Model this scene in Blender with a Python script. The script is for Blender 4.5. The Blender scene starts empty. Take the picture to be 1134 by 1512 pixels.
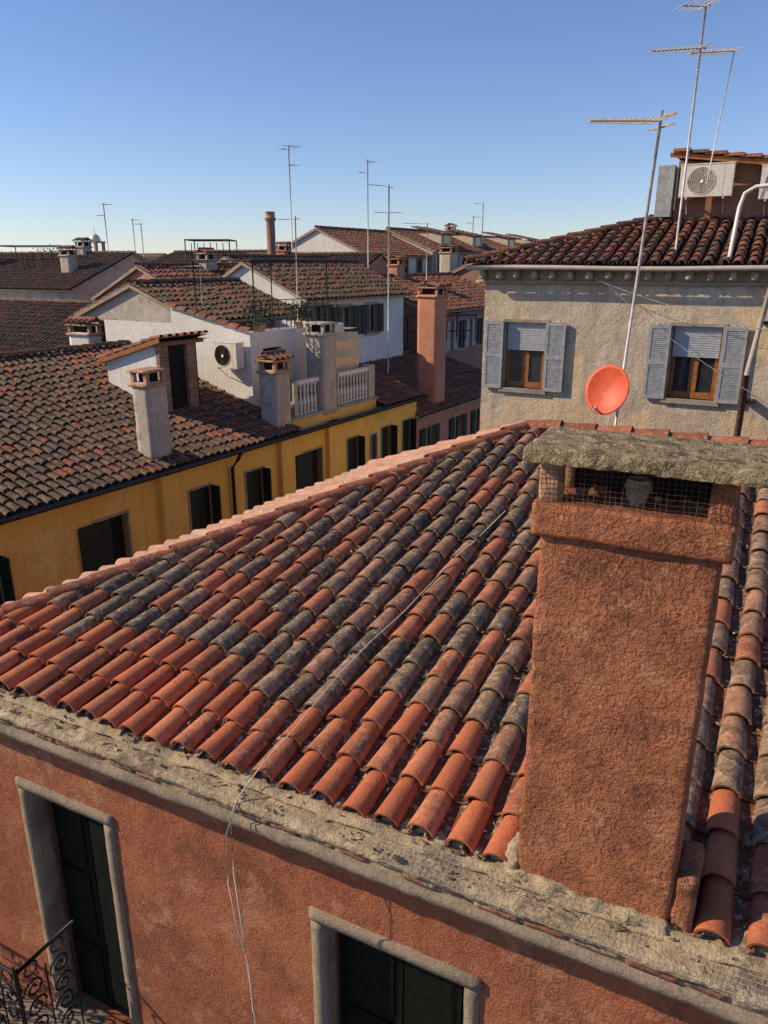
import bpy, math, random
from mathutils import Vector, noise
random.seed(7)
R = random.random
def U_(a, b): return a + (b - a) * R()
scene = bpy.context.scene

# ------------------------------------------------------------------ materials
def new_mat(name):
    m = bpy.data.materials.new(name); m.use_nodes = True
    nt = m.node_tree; nt.nodes.clear()
    out = nt.nodes.new('ShaderNodeOutputMaterial'); bs = nt.nodes.new('ShaderNodeBsdfPrincipled')
    nt.links.new(bs.outputs[0], out.inputs[0])
    return m, nt, bs
def c4(c): return (c[0], c[1], c[2], 1)
def tex(nt, scale, detail=3, rough=.6, stretch=None, off=0):
    tc = nt.nodes.new('ShaderNodeTexCoord'); mp = nt.nodes.new('ShaderNodeMapping')
    nt.links.new(tc.outputs['Object'], mp.inputs[0])
    mp.inputs['Location'].default_value = (off, off * 1.7, off * .6)
    if stretch: mp.inputs['Scale'].default_value = stretch
    n = nt.nodes.new('ShaderNodeTexNoise'); n.inputs['Scale'].default_value = scale
    n.inputs['Detail'].default_value = detail; n.inputs['Roughness'].default_value = rough
    nt.links.new(mp.outputs[0], n.inputs['Vector'])
    return n.outputs[0]
def ramp(nt, src, a, b):
    r = nt.nodes.new('ShaderNodeMapRange'); r.inputs[1].default_value = a; r.inputs[2].default_value = b
    r.interpolation_type = 'SMOOTHSTEP'
    nt.links.new(src, r.inputs[0]); return r.outputs[0]
def mix(nt, fac, a, b, mode='MIX'):
    m = nt.nodes.new('ShaderNodeMix'); m.data_type = 'RGBA'; m.blend_type = mode
    if isinstance(fac, float): m.inputs[0].default_value = fac
    else: nt.links.new(fac, m.inputs[0])
    for i, v in ((6, a), (7, b)):
        if isinstance(v, tuple): m.inputs[i].default_value = c4(v)
        else: nt.links.new(v, m.inputs[i])
    return m.outputs[2]
def mul(nt, a, k):
    m = nt.nodes.new('ShaderNodeMath'); m.operation = 'MULTIPLY'
    nt.links.new(a, m.inputs[0])
    if isinstance(k, (int, float)): m.inputs[1].default_value = k
    else: nt.links.new(k, m.inputs[1])
    return m.outputs[0]
def madd(nt, a, k, c):
    m = nt.nodes.new('ShaderNodeMath'); m.operation = 'MULTIPLY_ADD'
    nt.links.new(a, m.inputs[0]); m.inputs[1].default_value = k; m.inputs[2].default_value = c; return m.outputs[0]
def bump(nt, bs, src, dist, strength=1.0, prev=None):
    b = nt.nodes.new('ShaderNodeBump'); b.inputs['Distance'].default_value = dist
    b.inputs['Strength'].default_value = strength
    nt.links.new(src, b.inputs['Height'])
    if prev: nt.links.new(prev, b.inputs['Normal'])
    nt.links.new(b.outputs[0], bs.inputs['Normal']); return b.outputs[0]

def stucco(name, c1, c2, c3, s1=1.2, s3=.7, t3=(.52, .68), fine=40, bd=.004, streak=.35, big=None, rough=.9, bstr=1.0, dark=.5, c4_=None, s4=2.2, t4=(.55, .66)):
    m, nt, bs = new_mat(name)
    col = mix(nt, ramp(nt, tex(nt, s1, 4, .7), .35, .65), c1, c2)
    col = mix(nt, ramp(nt, tex(nt, s3, 5, .72, off=13), *t3), col, c3)
    if c4_: col = mix(nt, ramp(nt, tex(nt, s4, 5, .75, off=44), *t4), col, c4_)
    if streak:
        st = ramp(nt, tex(nt, 1.8, 4, .7, stretch=(3, 3, .3), off=31), .48, .75)
        col = mix(nt, mul(nt, st, streak), col, (c1[0] * dark, c1[1] * dark, c1[2] * dark))
    ft = tex(nt, fine, 3, .7, off=5)
    f = ramp(nt, ft, .3, .7)
    col = mix(nt, .4, col, mix(nt, f, tuple(x * .5 for x in c2), tuple(min(1, x * 1.3) for x in c1)))
    nt.links.new(col, bs.inputs['Base Color']); bs.inputs['Roughness'].default_value = rough
    bs.inputs['Specular IOR Level'].default_value = .2
    p = bump(nt, bs, ft, bd, bstr)
    if big: bump(nt, bs, tex(nt, big[0], 3, .6, off=9), big[1], 1.0, p)
    return m

def attr_mat(name, lichen=.5, bd=.004, sc=1.0, rough=.85, lc=(.44, .36, .24)):
    m, nt, bs = new_mat(name)
    at = nt.nodes.new('ShaderNodeAttribute'); at.attribute_name = 'Col'
    al = at.outputs['Alpha']
    f = ramp(nt, tex(nt, 8 * sc, 4, .75), .35, .66)
    col = mix(nt, mul(nt, f, madd(nt, al, .58, .22)), at.outputs['Color'], (.085, .055, .036))
    l = ramp(nt, tex(nt, 17 * sc, 4, .78, off=4), .53, .62)
    col = mix(nt, mul(nt, mul(nt, l, al), lichen), col, lc)
    ft = tex(nt, 42 * sc, 3, .75, off=22)
    d = ramp(nt, ft, .54, .67)
    col = mix(nt, mul(nt, d, madd(nt, al, .65, .12)), col, (.030, .021, .015))
    nt.links.new(col, bs.inputs['Base Color']); bs.inputs['Roughness'].default_value = rough
    bs.inputs['Specular IOR Level'].default_value = .25
    bump(nt, bs, ft, bd)
    return m
def plain(name, c, rough=.6, metal=0, var=.25, spec=.4, sc=12, bd=0):
    m, nt, bs = new_mat(name)
    t = tex(nt, sc, 3, .6)
    col = mix(nt, ramp(nt, t, .3, .7), tuple(x * (1 - var) for x in c), tuple(min(1, x * (1 + var)) for x in c))
    nt.links.new(col, bs.inputs['Base Color']); bs.inputs['Roughness'].default_value = rough
    bs.inputs['Metallic'].default_value = metal; bs.inputs['Specular IOR Level'].default_value = spec
    if bd: bump(nt, bs, t, bd)
    return m

M = {}
M['tile'] = attr_mat('terracotta_near', .8, .006)
M['tile_old'] = attr_mat('terracotta_old', .5, .006, .6, lc=(.36, .29, .20))
M['redwall'] = stucco('stucco_red', (.44, .16, .08), (.30, .095, .05), (.15, .06, .038), 1.5, 1.1, (.47, .65), 60, .016, .8, (9, .018), c4_=(.46, .235, .14), s4=2.0, t4=(.53, .63))
M['chim'] = stucco('stucco_chimney', (.52, .20, .10), (.29, .10, .05), (.10, .047, .030), 4.5, 2.6, (.48, .66), 70, .022, .4, (24, .024), c4_=(.54, .30, .18), s4=8)
M['yellow'] = stucco('stucco_yellow', (.94, .56, .14), (.86, .46, .10), (.62, .38, .15), .8, .6, (.52, .7), 30, .003, .5, c4_=(.88, .64, .33), s4=1.0)
M['greywall'] = stucco('stucco_grey', (.60, .48, .34), (.44, .365, .275), (.74, .53, .29), 1.4, .5, (.46, .53), 30, .010, .7, (3.5, .03), c4_=(.64, .55, .43), s4=1.3, t4=(.54, .58))
M['white'] = stucco('stucco_white', (.78, .74, .68), (.66, .62, .56), (.5, .47, .42), 1, .7, (.55, .75), 25, .003, .4)
M['cream'] = stucco('stucco_cream', (.60, .50, .36), (.50, .43, .32), (.36, .31, .26), 1, .5, (.5, .72), 25, .003, .5)
M['pink'] = stucco('stucco_pink', (.60, .27, .17), (.48, .20, .13), (.36, .20, .15), 1.2, .7, (.5, .7), 30, .004, .45)
M['brownwall'] = stucco('stucco_brown', (.34, .18, .125), (.26, .145, .105), (.22, .18, .16), 1, .5, (.5, .7), 25, .003, .5)
M['plaster'] = stucco('plaster_chimney', (.52, .45, .36), (.38, .33, .27), (.60, .55, .47), 2.5, 1.6, (.5, .7), 35, .006, .7, (8, .01), c4_=(.20, .175, .15), s4=2.5)
M['stone'] = stucco('stone_trim', (.42, .355, .27), (.31, .265, .205), (.18, .155, .125), 4, 2, (.48, .66), 60, .004, .6)
M['frame'] = stucco('weathered_stone_frame', (.32, .25, .18), (.23, .18, .13), (.13, .105, .08), 3, 2, (.48, .66), 60, .005, .6, (15, .008))
M['ledge'] = stucco('mortar_ledge', (.50, .385, .235), (.31, .24, .15), (.105, .085, .065), 6, 2.6, (.49, .61), 70, .010, 0, (16, .014), c4_=(.62, .52, .36), s4=3.5)
M['slab'] = stucco('concrete_slab', (.46, .345, .19), (.24, .18, .105), (.065, .052, .038), 14, 8, (.50, .59), 90, .018, 0, (38, .016), c4_=(.66, .57, .37), s4=18, t4=(.54, .62))
M['brick'] = attr_mat('brick', .6, .004)
M['dark'] = plain('dark_interior', (.012, .011, .010), .9)
M['glass'] = plain('window_glass', (.03, .035, .04), .08, 0, .2, .8)
M['wood'] = plain('brown_wood', (.32, .115, .03), .5, 0, .3)
M['green'] = plain('green_paint', (.010, .018, .012), .6, 0, .3)
M['doorgreen'] = plain('blackgreen_paint', (.006, .008, .0055), .75, 0, .4, .15)
M['greyblue'] = plain('greyblue_paint', (.33, .335, .34), .6, 0, .2)
M['galv'] = plain('galvanised_metal', (.60, .56, .50), .5, .2, .25)
M['iron'] = plain('dark_iron', (.03, .027, .025), .5, .5, .3)
M['gutter'] = plain('gutter_metal', (.03, .03, .034), .45, .4, .3)
M['acwhite'] = plain('white_enamel', (.72, .66, .56), .4, 0, .1)
M['actan'] = plain('tan_plastic', (.48, .42, .33), .5, 0, .1)
M['blind'] = plain('roller_blind', (.43, .43, .44), .6, 0, .1)
M['dish'] = plain('red_dish_paint', (.64, .085, .028), .5, 0, .15)
M['cord'] = plain('white_cord', (.58, .50, .40), .7, 0, .15)
M['cloth'] = plain('striped_cloth', (.72, .48, .28), .9, 0, .2)
M['flue'] = plain('terracotta_flue', (.44, .25, .15), .8, 0, .3, .2, 14, .01)
M['leaf'] = plain('foliage', (.07, .085, .03), .8, 0, .5, .2, 3)
M['litter'] = plain('leaf_litter', (.13, .095, .06), .95, 0, .6, .1, 30)
M['ground'] = stucco('paving', (.22, .19, .16), (.17, .15, .13), (.12, .11, .10), .5, .2, (.5, .7), 10, .003, 0)
M['brown_pipe'] = plain('brown_pipe', (.13, .07, .05), .5, .2, .3)
M['deck'] = plain('roof_deck', (.045, .032, .024), .95, 0, .4, .1, 8)

# ------------------------------------------------------------------ mesh builder
W1 = (1, 1, 1, 1)
class MB:
    def __init__(s): s.v = []; s.f = []; s.m = []; s.c = []; s.sm = []; s.mats = []
    def mi(s, k):
        if k not in s.mats: s.mats.append(k)
        return s.mats.index(k)
    def add(s, verts, faces, k, col=W1, smooth=False):
        b = len(s.v); s.v += [tuple(p) for p in verts]; s.c += [col] * len(verts)
        i = s.mi(k)
        for f in faces: s.f.append([b + x for x in f]); s.m.append(i); s.sm.append(smooth)
    def box(s, F, u0, u1, v0, v1, z0, z1, k, col=W1):
        P = [F.p(u, v, z) for z in (z0, z1) for v in (v0, v1) for u in (u0, u1)]
        s.add(P, [(0, 2, 3, 1), (4, 5, 7, 6), (0, 1, 5, 4), (2, 6, 7, 3), (0, 4, 6, 2), (1, 3, 7, 5)], k, col)
    def poly(s, pts, k, col=W1): s.add(pts, [tuple(range(len(pts)))], k, col)
    def tube(s, pts, r, k, n=8, col=W1, r2=None):
        pts = [Vector(p) for p in pts]; V = []; N = len(pts)
        for i, p in enumerate(pts):
            d = (pts[min(i + 1, N - 1)] - pts[max(i - 1, 0)]).normalized()
            a = d.cross(Vector((0, 0, 1)))
            if a.length < .05: a = d.cross(Vector((1, 0, 0)))
            a.normalize(); b = d.cross(a)
            rr = r if r2 is None else r + (r2 - r) * i / (N - 1)
            for j in range(n):
                t = 2 * math.pi * j / n; V.append(p + (a * math.cos(t) + b * math.sin(t)) * rr)
        Fs = []
        for i in range(N - 1):
            for j in range(n):
                Fs.append((i * n + j, i * n + (j + 1) % n, (i + 1) * n + (j + 1) % n, (i + 1) * n + j))
        Fs.append(tuple(range(n))); Fs.append(tuple(range((N - 1) * n, N * n))[::-1])
        s.add(V, Fs, k, col, True)
    def rough(s, F, u0, u1, v0, v1, z0, z1, k, res=.05, amp=.01, freq=6, rnd=.02, col=W1, smooth=True):
        nu = max(2, int((u1 - u0) / res)); nv = max(2, int((v1 - v0) / res)); nz = max(2, int((z1 - z0) / res))
        key = {}; V = []; Fs = []
        def vid(i, j, l):
            q = (i, j, l)
            if q not in key:
                u = u0 + (u1 - u0) * i / nu; v = v0 + (v1 - v0) * j / nv; z = z0 + (z1 - z0) * l / nz
                ex = [(i in (0, nu)), (j in (0, nv)), (l in (0, nz))]
                if sum(ex) >= 2:
                    if ex[0]: u += rnd if i == 0 else -rnd
                    if ex[1]: v += rnd if j == 0 else -rnd
                    if ex[2]: z += rnd if l == 0 else -rnd
                p = F.p(u, v, z); nn = noise.noise_vector(p * freq) * amp + noise.noise_vector(p * freq * 3.7) * amp * .4
                key[q] = len(V); V.append(p + nn)
            return key[q]
        for i in range(nu):
            for j in range(nv):
                Fs.append((vid(i, j, 0), vid(i, j + 1, 0), vid(i + 1, j + 1, 0), vid(i + 1, j, 0)))
                Fs.append((vid(i, j, nz), vid(i + 1, j, nz), vid(i + 1, j + 1, nz), vid(i, j + 1, nz)))
        for i in range(nu):
            for l in range(nz):
                Fs.append((vid(i, 0, l), vid(i + 1, 0, l), vid(i + 1, 0, l + 1), vid(i, 0, l + 1)))
                Fs.append((vid(i, nv, l), vid(i, nv, l + 1), vid(i + 1, nv, l + 1), vid(i + 1, nv, l)))
        for j in range(nv):
            for l in range(nz):
                Fs.append((vid(0, j, l), vid(0, j, l + 1), vid(0, j + 1, l + 1), vid(0, j + 1, l)))
                Fs.append((vid(nu, j, l), vid(nu, j + 1, l), vid(nu, j + 1, l + 1), vid(nu, j, l + 1)))
        s.add(V, Fs, k, col, smooth)
    def barrel(s, A, B, side, up, r0, r1, h0, h1, k, col, segs=8, th=.014, arc=1, sq=.85):
        V = []
        for P, r, h in ((A, r0, h0), (B, r1, h1)):
            for i in range(segs + 1):
                t = math.pi * i / segs
                V.append(P + side * (-math.cos(t) * r) + up * (h + arc * math.sin(t) * r * sq))
        n = segs + 1
        s.add(V, [(i, i + 1, n + i + 1, n + i)[::1] for i in range(segs)], k, col, True)
        V2 = []
        for rr in (r0, r0 - th):
            for i in range(n):
                t = math.pi * i / segs
                V2.append(A + side * (-math.cos(t) * rr) + up * (h0 + arc * math.sin(t) * rr * sq))
        s.add(V2, [(i, n + i, n + i + 1, i + 1) for i in range(segs)], k, tuple(x * .8 for x in col[:3]) + (col[3],))
    def wall(s, F, u0, u1, z0, z1, v, ops, k, depth=.18, back='dark', ztop=None):
        us = sorted(set([u0, u1] + [o[0] for o in ops] + [o[1] for o in ops]))
        zs = sorted(set([z0, z1] + [o[2] for o in ops] + [o[3] for o in ops]))
        us = [u for u in us if u0 <= u <= u1]; zs = [z for z in zs if z0 <= z <= z1]
        for a, b in zip(us, us[1:]):
            for c, d in zip(zs, zs[1:]):
                cu = (a + b) / 2; cz = (c + d) / 2
                if any(o[0] < cu < o[1] and o[2] < cz < o[3] for o in ops): continue
                s.poly([F.p(a, v, c), F.p(b, v, c), F.p(b, v, d), F.p(a, v, d)], k)
        for (a, b, c, d) in [o[:4] for o in ops]:
            w = v + depth
            s.poly([F.p(a, v, c), F.p(a, w, c), F.p(a, w, d), F.p(a, v, d)], k)
            s.poly([F.p(b, v, c), F.p(b, v, d), F.p(b, w, d), F.p(b, w, c)], k)
            s.poly([F.p(a, v, c), F.p(b, v, c), F.p(b, w, c), F.p(a, w, c)], k)
            s.poly([F.p(a, v, d), F.p(a, w, d), F.p(b, w, d), F.p(b, v, d)], k)
            s.poly([F.p(a, w, c), F.p(b, w, c), F.p(b, w, d), F.p(a, w, d)], back)
    def obj(s, name, parent=None):
        me = bpy.data.meshes.new(name); me.from_pydata(s.v, [], s.f)
        for k in s.mats: me.materials.append(M[k])
        me.polygons.foreach_set('material_index', s.m); me.polygons.foreach_set('use_smooth', s.sm)
        at = me.color_attributes.new('Col', 'FLOAT_COLOR', 'POINT')
        at.data.foreach_set('color', [x for c in s.c for x in c])
        me.update(); o = bpy.data.objects.new(name, me); scene.collection.objects.link(o)
        if parent: o.parent = parent; o.location = -parent.location
        return o
class Fr:
    def __init__(s, o, az):
        s.o = Vector((o[0], o[1], 0)); a = math.radians(az)
        s.u = Vector((math.sin(a), math.cos(a), 0)); s.v = Vector((-s.u.y, s.u.x, 0))
    def p(s, u, v, z): return s.o + s.u * u + s.v * v + Vector((0, 0, z))
def empty(name, loc):
    e = bpy.data.objects.new(name, None); e.location = Vector(loc); e.empty_display_size = .5
    scene.collection.objects.link(e); return e
E = Fr((0, 0), 116.9)            # parallel to the near facade
Y = Fr((-6.92, 13.0), 31.7)      # along the street of the yellow house

def interval(poly, u):
    ss = []
    for (a, b) in zip(poly, poly[1:] + poly[:1]):
        if (a[0] - u) * (b[0] - u) < 0: ss.append(a[1] + (b[1] - a[1]) * (u - a[0]) / (b[0] - a[0]))
    return (min(ss), max(ss)) if len(ss) >= 2 else None
def tiles(B, O, Ud, Sd, poly, pitch, r, L, colf, k='tile_old', segs=5, th=.014, pans=False, skip=None, over=.05, jit=1.0, offs=0.0):
    O = Vector(O); N = Ud.cross(Sd).normalized()
    us = [p[0] for p in poly]; u = min(us) + pitch / 2 + offs
    while u < max(us):
        iv = interval(poly, u)
        if iv:
            cu = U_(-.01, .01) * jit; s0 = iv[0] - over + U_(-.02, .02) * jit; row = 0
            while s0 < iv[1] - .06:
                Lr = L * U_(.93, 1.06); s1 = min(s0 + Lr + .05, iv[1])
                if not (skip and skip(u, (s0 + s1) / 2)):
                    wob = noise.noise(Vector((u * .8 + 7, s0 * .45, 2.2))) * .035 * jit
                    du = U_(-.009, .009) * jit + cu + wob; dv = U_(-.011, .011) * jit
                    A = O + Ud * (u + du) + Sd * s0; Bp = O + Ud * (u + du + dv) + Sd * s1
                    rr = r * U_(.95, 1.05)
                    B.barrel(A, Bp, Ud, N, rr * 1.07, rr * .9, .028 + U_(0, .016) * jit, .004, k, colf(u, s0, row), segs, th)
                s0 += Lr; row += 1
            if pans:
                s0 = iv[0] - over - .01; row = 0; up_ = u + pitch / 2
                iv2 = interval(poly, up_)
                if iv2:
                    while s0 < iv2[1] - .06:
                        s1 = min(s0 + L + .04, iv2[1])
                        if not (skip and skip(up_, (s0 + s1) / 2)):
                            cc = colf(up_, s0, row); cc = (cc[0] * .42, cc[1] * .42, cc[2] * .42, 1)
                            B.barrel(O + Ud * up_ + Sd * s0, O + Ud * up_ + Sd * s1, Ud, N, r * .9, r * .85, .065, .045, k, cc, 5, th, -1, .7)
                        s0 += L; row += 1
        u += pitch
    B.poly([O + Ud * p[0] + Sd * p[1] - N * .02 for p in poly], 'deck')
def ridge(B, P0, P1, r, L, colf, k, segs=8, sq=.75):
    P0 = Vector(P0); P1 = Vector(P1); d = (P1 - P0); n = max(1, int(d.length / L)); dn = d.normalized()
    side = dn.cross(Vector((0, 0, 1))).normalized(); upv = side.cross(dn).normalized()
    if upv.z < 0: upv = -upv
    for i in range(n):
        a = P0 + d * (i / n); b = P0 + d * ((i + 1) / n) + dn * .05
        j = side * U_(-.01, .01); j2 = side * U_(-.01, .01)
        B.barrel(a + j, b + j2, side, upv, r * 1.05, r * .92, .02 + U_(0, .012), 0, k, colf(i, 0, 0), segs, .016, 1, sq)

def col_old(u, s, row):
    t = noise.noise(Vector((u * .25, s * .35, 3.3))) * .5 + .5 + U_(-.25, .25)
    x = R()
    if x < .07 + .18 * (t > .62): c = (.34, .095, .05)
    elif x < .35: c = (.21, .105, .065)
    elif x < .75: c = (.15, .092, .063)
    else: c = (.17, .122, .088)
    k = U_(.7, 1.2); return (c[0] * k, c[1] * k, c[2] * k, 1)
def col_redder(u, s, row):
    c = random.choice([(.37, .11, .06), (.29, .105, .06), (.22, .105, .07), (.40, .145, .08), (.20, .115, .08)])
    k = U_(.8, 1.15); return (c[0] * k, c[1] * k, c[2] * k, .8)
def col_near(u, s, row):
    k = U_(.88, 1.18)
    if row <= 1 or (row == 2 and R() < .6): c = random.choice([(.54, .155, .065), (.50, .14, .06), (.56, .185, .085)]); a = .10 if R() < .8 else .5
    else:
        x = R(); rb = noise.noise(Vector((u * .55, s * .3, 1.7)))
        if x < .14 + .26 * (rb > .08): c = (.50, .16, .075); a = U_(.3, .8)
        elif x < .46 + .15 * (rb > .08): c = (.43, .205, .12); a = U_(.6, 1)
        elif x < .76: c = (.37, .225, .14); a = 1
        elif x < .92: c = (.29, .19, .125); a = 1
        else: c = (.18, .13, .09); a = 1
    return (c[0] * k, c[1] * k, c[2] * k, a)
def col_pinkish(u, s, row):
    c = random.choice([(.62, .36, .25), (.64, .34, .22), (.55, .37, .26), (.62, .31, .19)]); k = U_(.9, 1.12)
    return (c[0] * k, c[1] * k, c[2] * k, .2)
def col_hip(u, s, row):
    c = random.choice([(.38, .11, .055), (.34, .10, .05), (.43, .14, .07)]); k = U_(.85, 1.1)
    return (c[0] * k, c[1] * k, c[2] * k, U_(.3, .8))

# ------------------------------------------------------------------ near red house
GZ = -14.0
house = empty('red_stucco_house', E.p(0, 4, GZ))
TAN = .194; NE = 3.42; ZE = -3.27
def rz(n): return ZE + TAN * (n - NE)
Cc = E.p(-6.45, NE, ZE); apexN = 9.645; apexE = -2.757
A = E.p(apexE, apexN, rz(apexN)); ER = 6.0
D = Vector((-.19, 12.4, ZE)); RR = E.p(ER, apexN, rz(apexN))
B = MB()
sl = Vector((E.v.x, E.v.y, TAN)).normalized(); k_ = math.sqrt(1 + TAN * TAN)
def skipf(u, s):
    n = NE + s / k_; e = u - 6.45
    return (-.97 < e < .0) and n < 3.80
poly = [(0, 0), (ER + 6.45, 0), (ER + 6.45, (apexN - NE) * k_), (apexE + 6.45, (apexN - NE) * k_)]
tiles(B, Cc, E.u, sl, poly, .231, .083, .335, col_near, 'tile', 10, .016, True, skipf, .02)
B.obj('roof_tiles_front', house)
B = MB()
for i in range(3200):
    ci = random.randint(0, 44); e = -6.45 + .231 * (ci + 1) + random.gauss(0, .022); n = U_(3.5, 9.4)
    if noise.noise(Vector((e * 1.5, n * 1.5, 5))) < -.08: continue
    iv = interval(poly, e + 6.45)
    if not iv or (n - NE) * k_ > iv[1] - .15 or (n < 3.85 and -1 < e < .05): continue
    s = U_(.008, .026); z = rz(n) + .02 + s * .4 + abs(e - (-6.45 + .231 * (ci + 1))) * .5
    P = [E.p(e + U_(-s, s), n + U_(-s, s) * 1.4, z + U_(-s, s) * .5) for _ in range(4)]
    B.add(P, [(0, 1, 2), (0, 2, 3), (0, 3, 1), (1, 3, 2)], random.choice(['litter', 'litter', 'ledge', 'flue']))
B.obj('channel_litter', house)
B = MB()
U2 = (Cc - D); U2.z = 0; lenCD = U2.length; U2.normalize(); Sh = Vector((U2.y * -1, U2.x, 0))
ad = A - D; uA = ad.dot(U2); sA = ad.dot(Sh); rise = A.z - D.z
S2 = (Sh * sA + Vector((0, 0, rise))).normalized(); slen = math.hypot(sA, rise)
tiles(B, D, U2, S2, [(0, 0), (lenCD, 0), (uA, slen)], .231, .082, .335, col_pinkish, 'tile', 8, .016, True, None, .02)
B.obj('roof_tiles_left', house)
B = MB()
Ee = Vector((7.5, 13.6, ZE))
B.poly([D, A, RR, Ee + Vector((3, -2, 0))], 'deck')
B.obj('roof_rear_slope', house)
B = MB(); up = Vector((0, 0, .035))
ridge(B, Cc + up, A + up, .10, .40, col_hip, 'tile', 10, .7)
ridge(B, D + up, A + up, .10, .40, col_pinkish, 'tile', 8)
ridge(B, RR + up, A + up, .115, .42, col_hip, 'tile', 10)
B.tube([Cc, A], .08, 'ledge', 8); B.tube([A, RR], .085, 'ledge', 8)
B.obj('hip_and_ridge_tiles', house)
B = MB(); nl = -Sh
g0 = Cc + nl * .10 + U2 * .1 + Vector((0, 0, -.02)); g1 = D + nl * .10 + Vector((0, 0, -.02))
n = 8; V = []
for P in (g0, g1):
    for rr in (.085, .075):
        for j in range(n + 1):
            t = math.pi * j / n; V.append(P + nl * (math.cos(t) * rr) - Vector((0, 0, math.sin(t) * rr)))
m_ = n + 1
B.add(V, [(j, j + 1, 2 * m_ + j + 1, 2 * m_ + j) for j in range(n)] + [(m_ + j, 3 * m_ + j, 3 * m_ + j + 1, m_ + j + 1) for j in range(n)]
      + [(0, 2 * m_, 3 * m_, m_), (n, m_ + n, 3 * m_ + n, 2 * m_ + n)], 'gutter', smooth=True)
B.obj('gutter', house)
# walls
WN = 3.56
B = MB()
ops = [(-5.34, -4.38, -6.95, -4.37), (-2.30, -1.20, -6.6, -4.42), (1.3, 2.3, -6.6, -4.42), (-5.34, -4.38, -10.7, -8.4), (-2.30, -1.2, -10.7, -8.4)]
B.wall(E, -6.25, ER, GZ, -3.45, WN, ops, 'redwall', .26)
cw = E.p(-6.25, WN, 0); dw = D + Sh * .25
re = Ee + Vector((3, -2, 0)); rw = E.p(ER, WN, 0)
for (a, b) in ((cw, dw), (dw, re - Vector((0, .2, 0))), (rw, re - Vector((0, .2, 0)))):
    B.poly([Vector((a.x, a.y, GZ)), Vector((a.x, a.y, -3.3)), Vector((b.x, b.y, -3.3)), Vector((b.x, b.y, GZ))], 'redwall')
B.obj('walls', house)
def surround(B, F, o, v, k, w=.15, pr=.035, sill=True):
    a, b, c, d = o[:4]
    B.box(F, a - w, a, v - pr, v + .2, c, d, k); B.box(F, b, b + w, v - pr, v + .2, c, d, k)
    B.box(F, a - w, b + w, v - pr - .003, v + .2, d, d + w, k)
    if sill: B.box(F, a - w - .03, b + w + .03, v - pr - .05, v + .2, c - .09, c, k)
B = MB()
for o in ops:
    a, b, c, d = o[0] + .02, o[1] - .02, o[2], o[3] - .02; w = .11
    B.rough(E, a - w, a, WN - .03, WN + .2, c, d - .001, 'frame', .06, .004, 5, .008); B.rough(E, b, b + w, WN - .03, WN + .2, c, d - .001, 'frame', .06, .004, 5, .008)
    B.rough(E, a - w - .01, b + w + .01, WN - .035, WN + .2, d, d + w, 'frame', .06, .004, 5, .008)
    B.rough(E, a - w - .04, b + w + .04, WN - .09, WN + .2, c - .09, c, 'frame', .06, .004, 5, .008)
B.obj('window_surrounds', house)
B = MB()
for o in ops:
    a, b, c, d = o; mid = (a + b) / 2
    for (x0, x1) in ((a + .03, mid - .006), (mid + .006, b - .03)):
        B.box(E, x0, x1, WN + .20, WN + .23, c, d - .03, 'doorgreen')
        for (z0, z1) in ((c + .1, c + .75), (c + .9, d - .95), (d - .85, d - .15)):
            if z1 - z0 > .2: B.box(E, x0 + .07, x1 - .07, WN + .185, WN + .205, z0, z1, 'doorgreen')
B.obj('green_door_leaves', house)
# cornice
B = MB()
B.rough(E, -6.6, ER, 3.185, 3.62, -3.355, -3.29, 'ledge', .03, .014, 7, .008, smooth=False)
B.rough(E, -6.6, ER, 3.31, 3.62, -3.30, -3.25, 'ledge', .035, .018, 6, .012)
B.rough(E, -6.55, ER, 3.195, 3.6, -3.515, -3.425, 'frame', .04, .010, 6, .008)
B.box(E, -6.5, ER, 3.232, 3.6, -3.43, -3.345, 'ledge')
B.box(E, -6.5, ER, 3.42, 3.6, -3.58, -3.515, 'redwall')
x = -6.5
while x < ER - .3:
    w = U_(.19, .27); c = random.choice([(.34, .14, .085), (.38, .18, .12), (.27, .13, .10), (.36, .27, .19), (.25, .15, .11)])
    if R() < .86: B.rough(E, x, x + w, 3.212 + U_(-.006, .012), 3.26, -3.42, -3.36 + U_(-.006, .004), 'brick', .03, .006, 14, .006, (*c, 1))
    x += w + U_(.010, .02)
B.obj('brick_cornice', house)
B = MB()
for i in range(520):
    e = U_(-6.4, 5); n = U_(3.21, 3.42); s = U_(.006, .02) if R() < .9 else .03
    z = -3.29 + (.035 if n > 3.32 else 0)
    P = [E.p(e + U_(-s, s) * 1.5, n + U_(-s, s), z + U_(0, s)) for _ in range(5)]
    B.add(P, [(0, 1, 2), (0, 2, 3), (0, 3, 1), (1, 3, 2), (4, 1, 2), (4, 0, 3)], random.choice(['ledge', 'litter', 'litter', 'flue']))
for i in range(54):
    e = -6.45 + .231 * (i + .5)
    if e > 5.5: break
    if -1.0 < e < 0.02: continue
    B.rough(E, e - .065, e + .065, 3.43, 3.60, ZE - .03, ZE + .06, 'ledge', .025, .014, 14, .02)
B.obj('mortar_debris', house)
B = MB()
def zl(e, n): return -3.262 + .035 * noise.noise(Vector((e * 2.3, n * 5, 0))) - max(0, 3.32 - n) * .25
e = -1.7
while e < 3.0:
    B.tube([E.p(e + .02 * noise.noise(Vector((e * 5, n_ * 9, 1))), n_, zl(e, n_)) for n_ in (3.16, 3.2, 3.27, 3.34, 3.40)], .0009, 'galv', 3); e += .03
for n_ in (3.17, 3.20, 3.23, 3.26, 3.29, 3.32, 3.35):
    B.tube([E.p(-1.7 + .12 * i, n_ + .012 * noise.noise(Vector((i * .4, n_, 3))), zl(-1.7 + .12 * i, n_)) for i in range(40)], .0009, 'galv', 3)
B.obj('wire_mesh', house)

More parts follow.
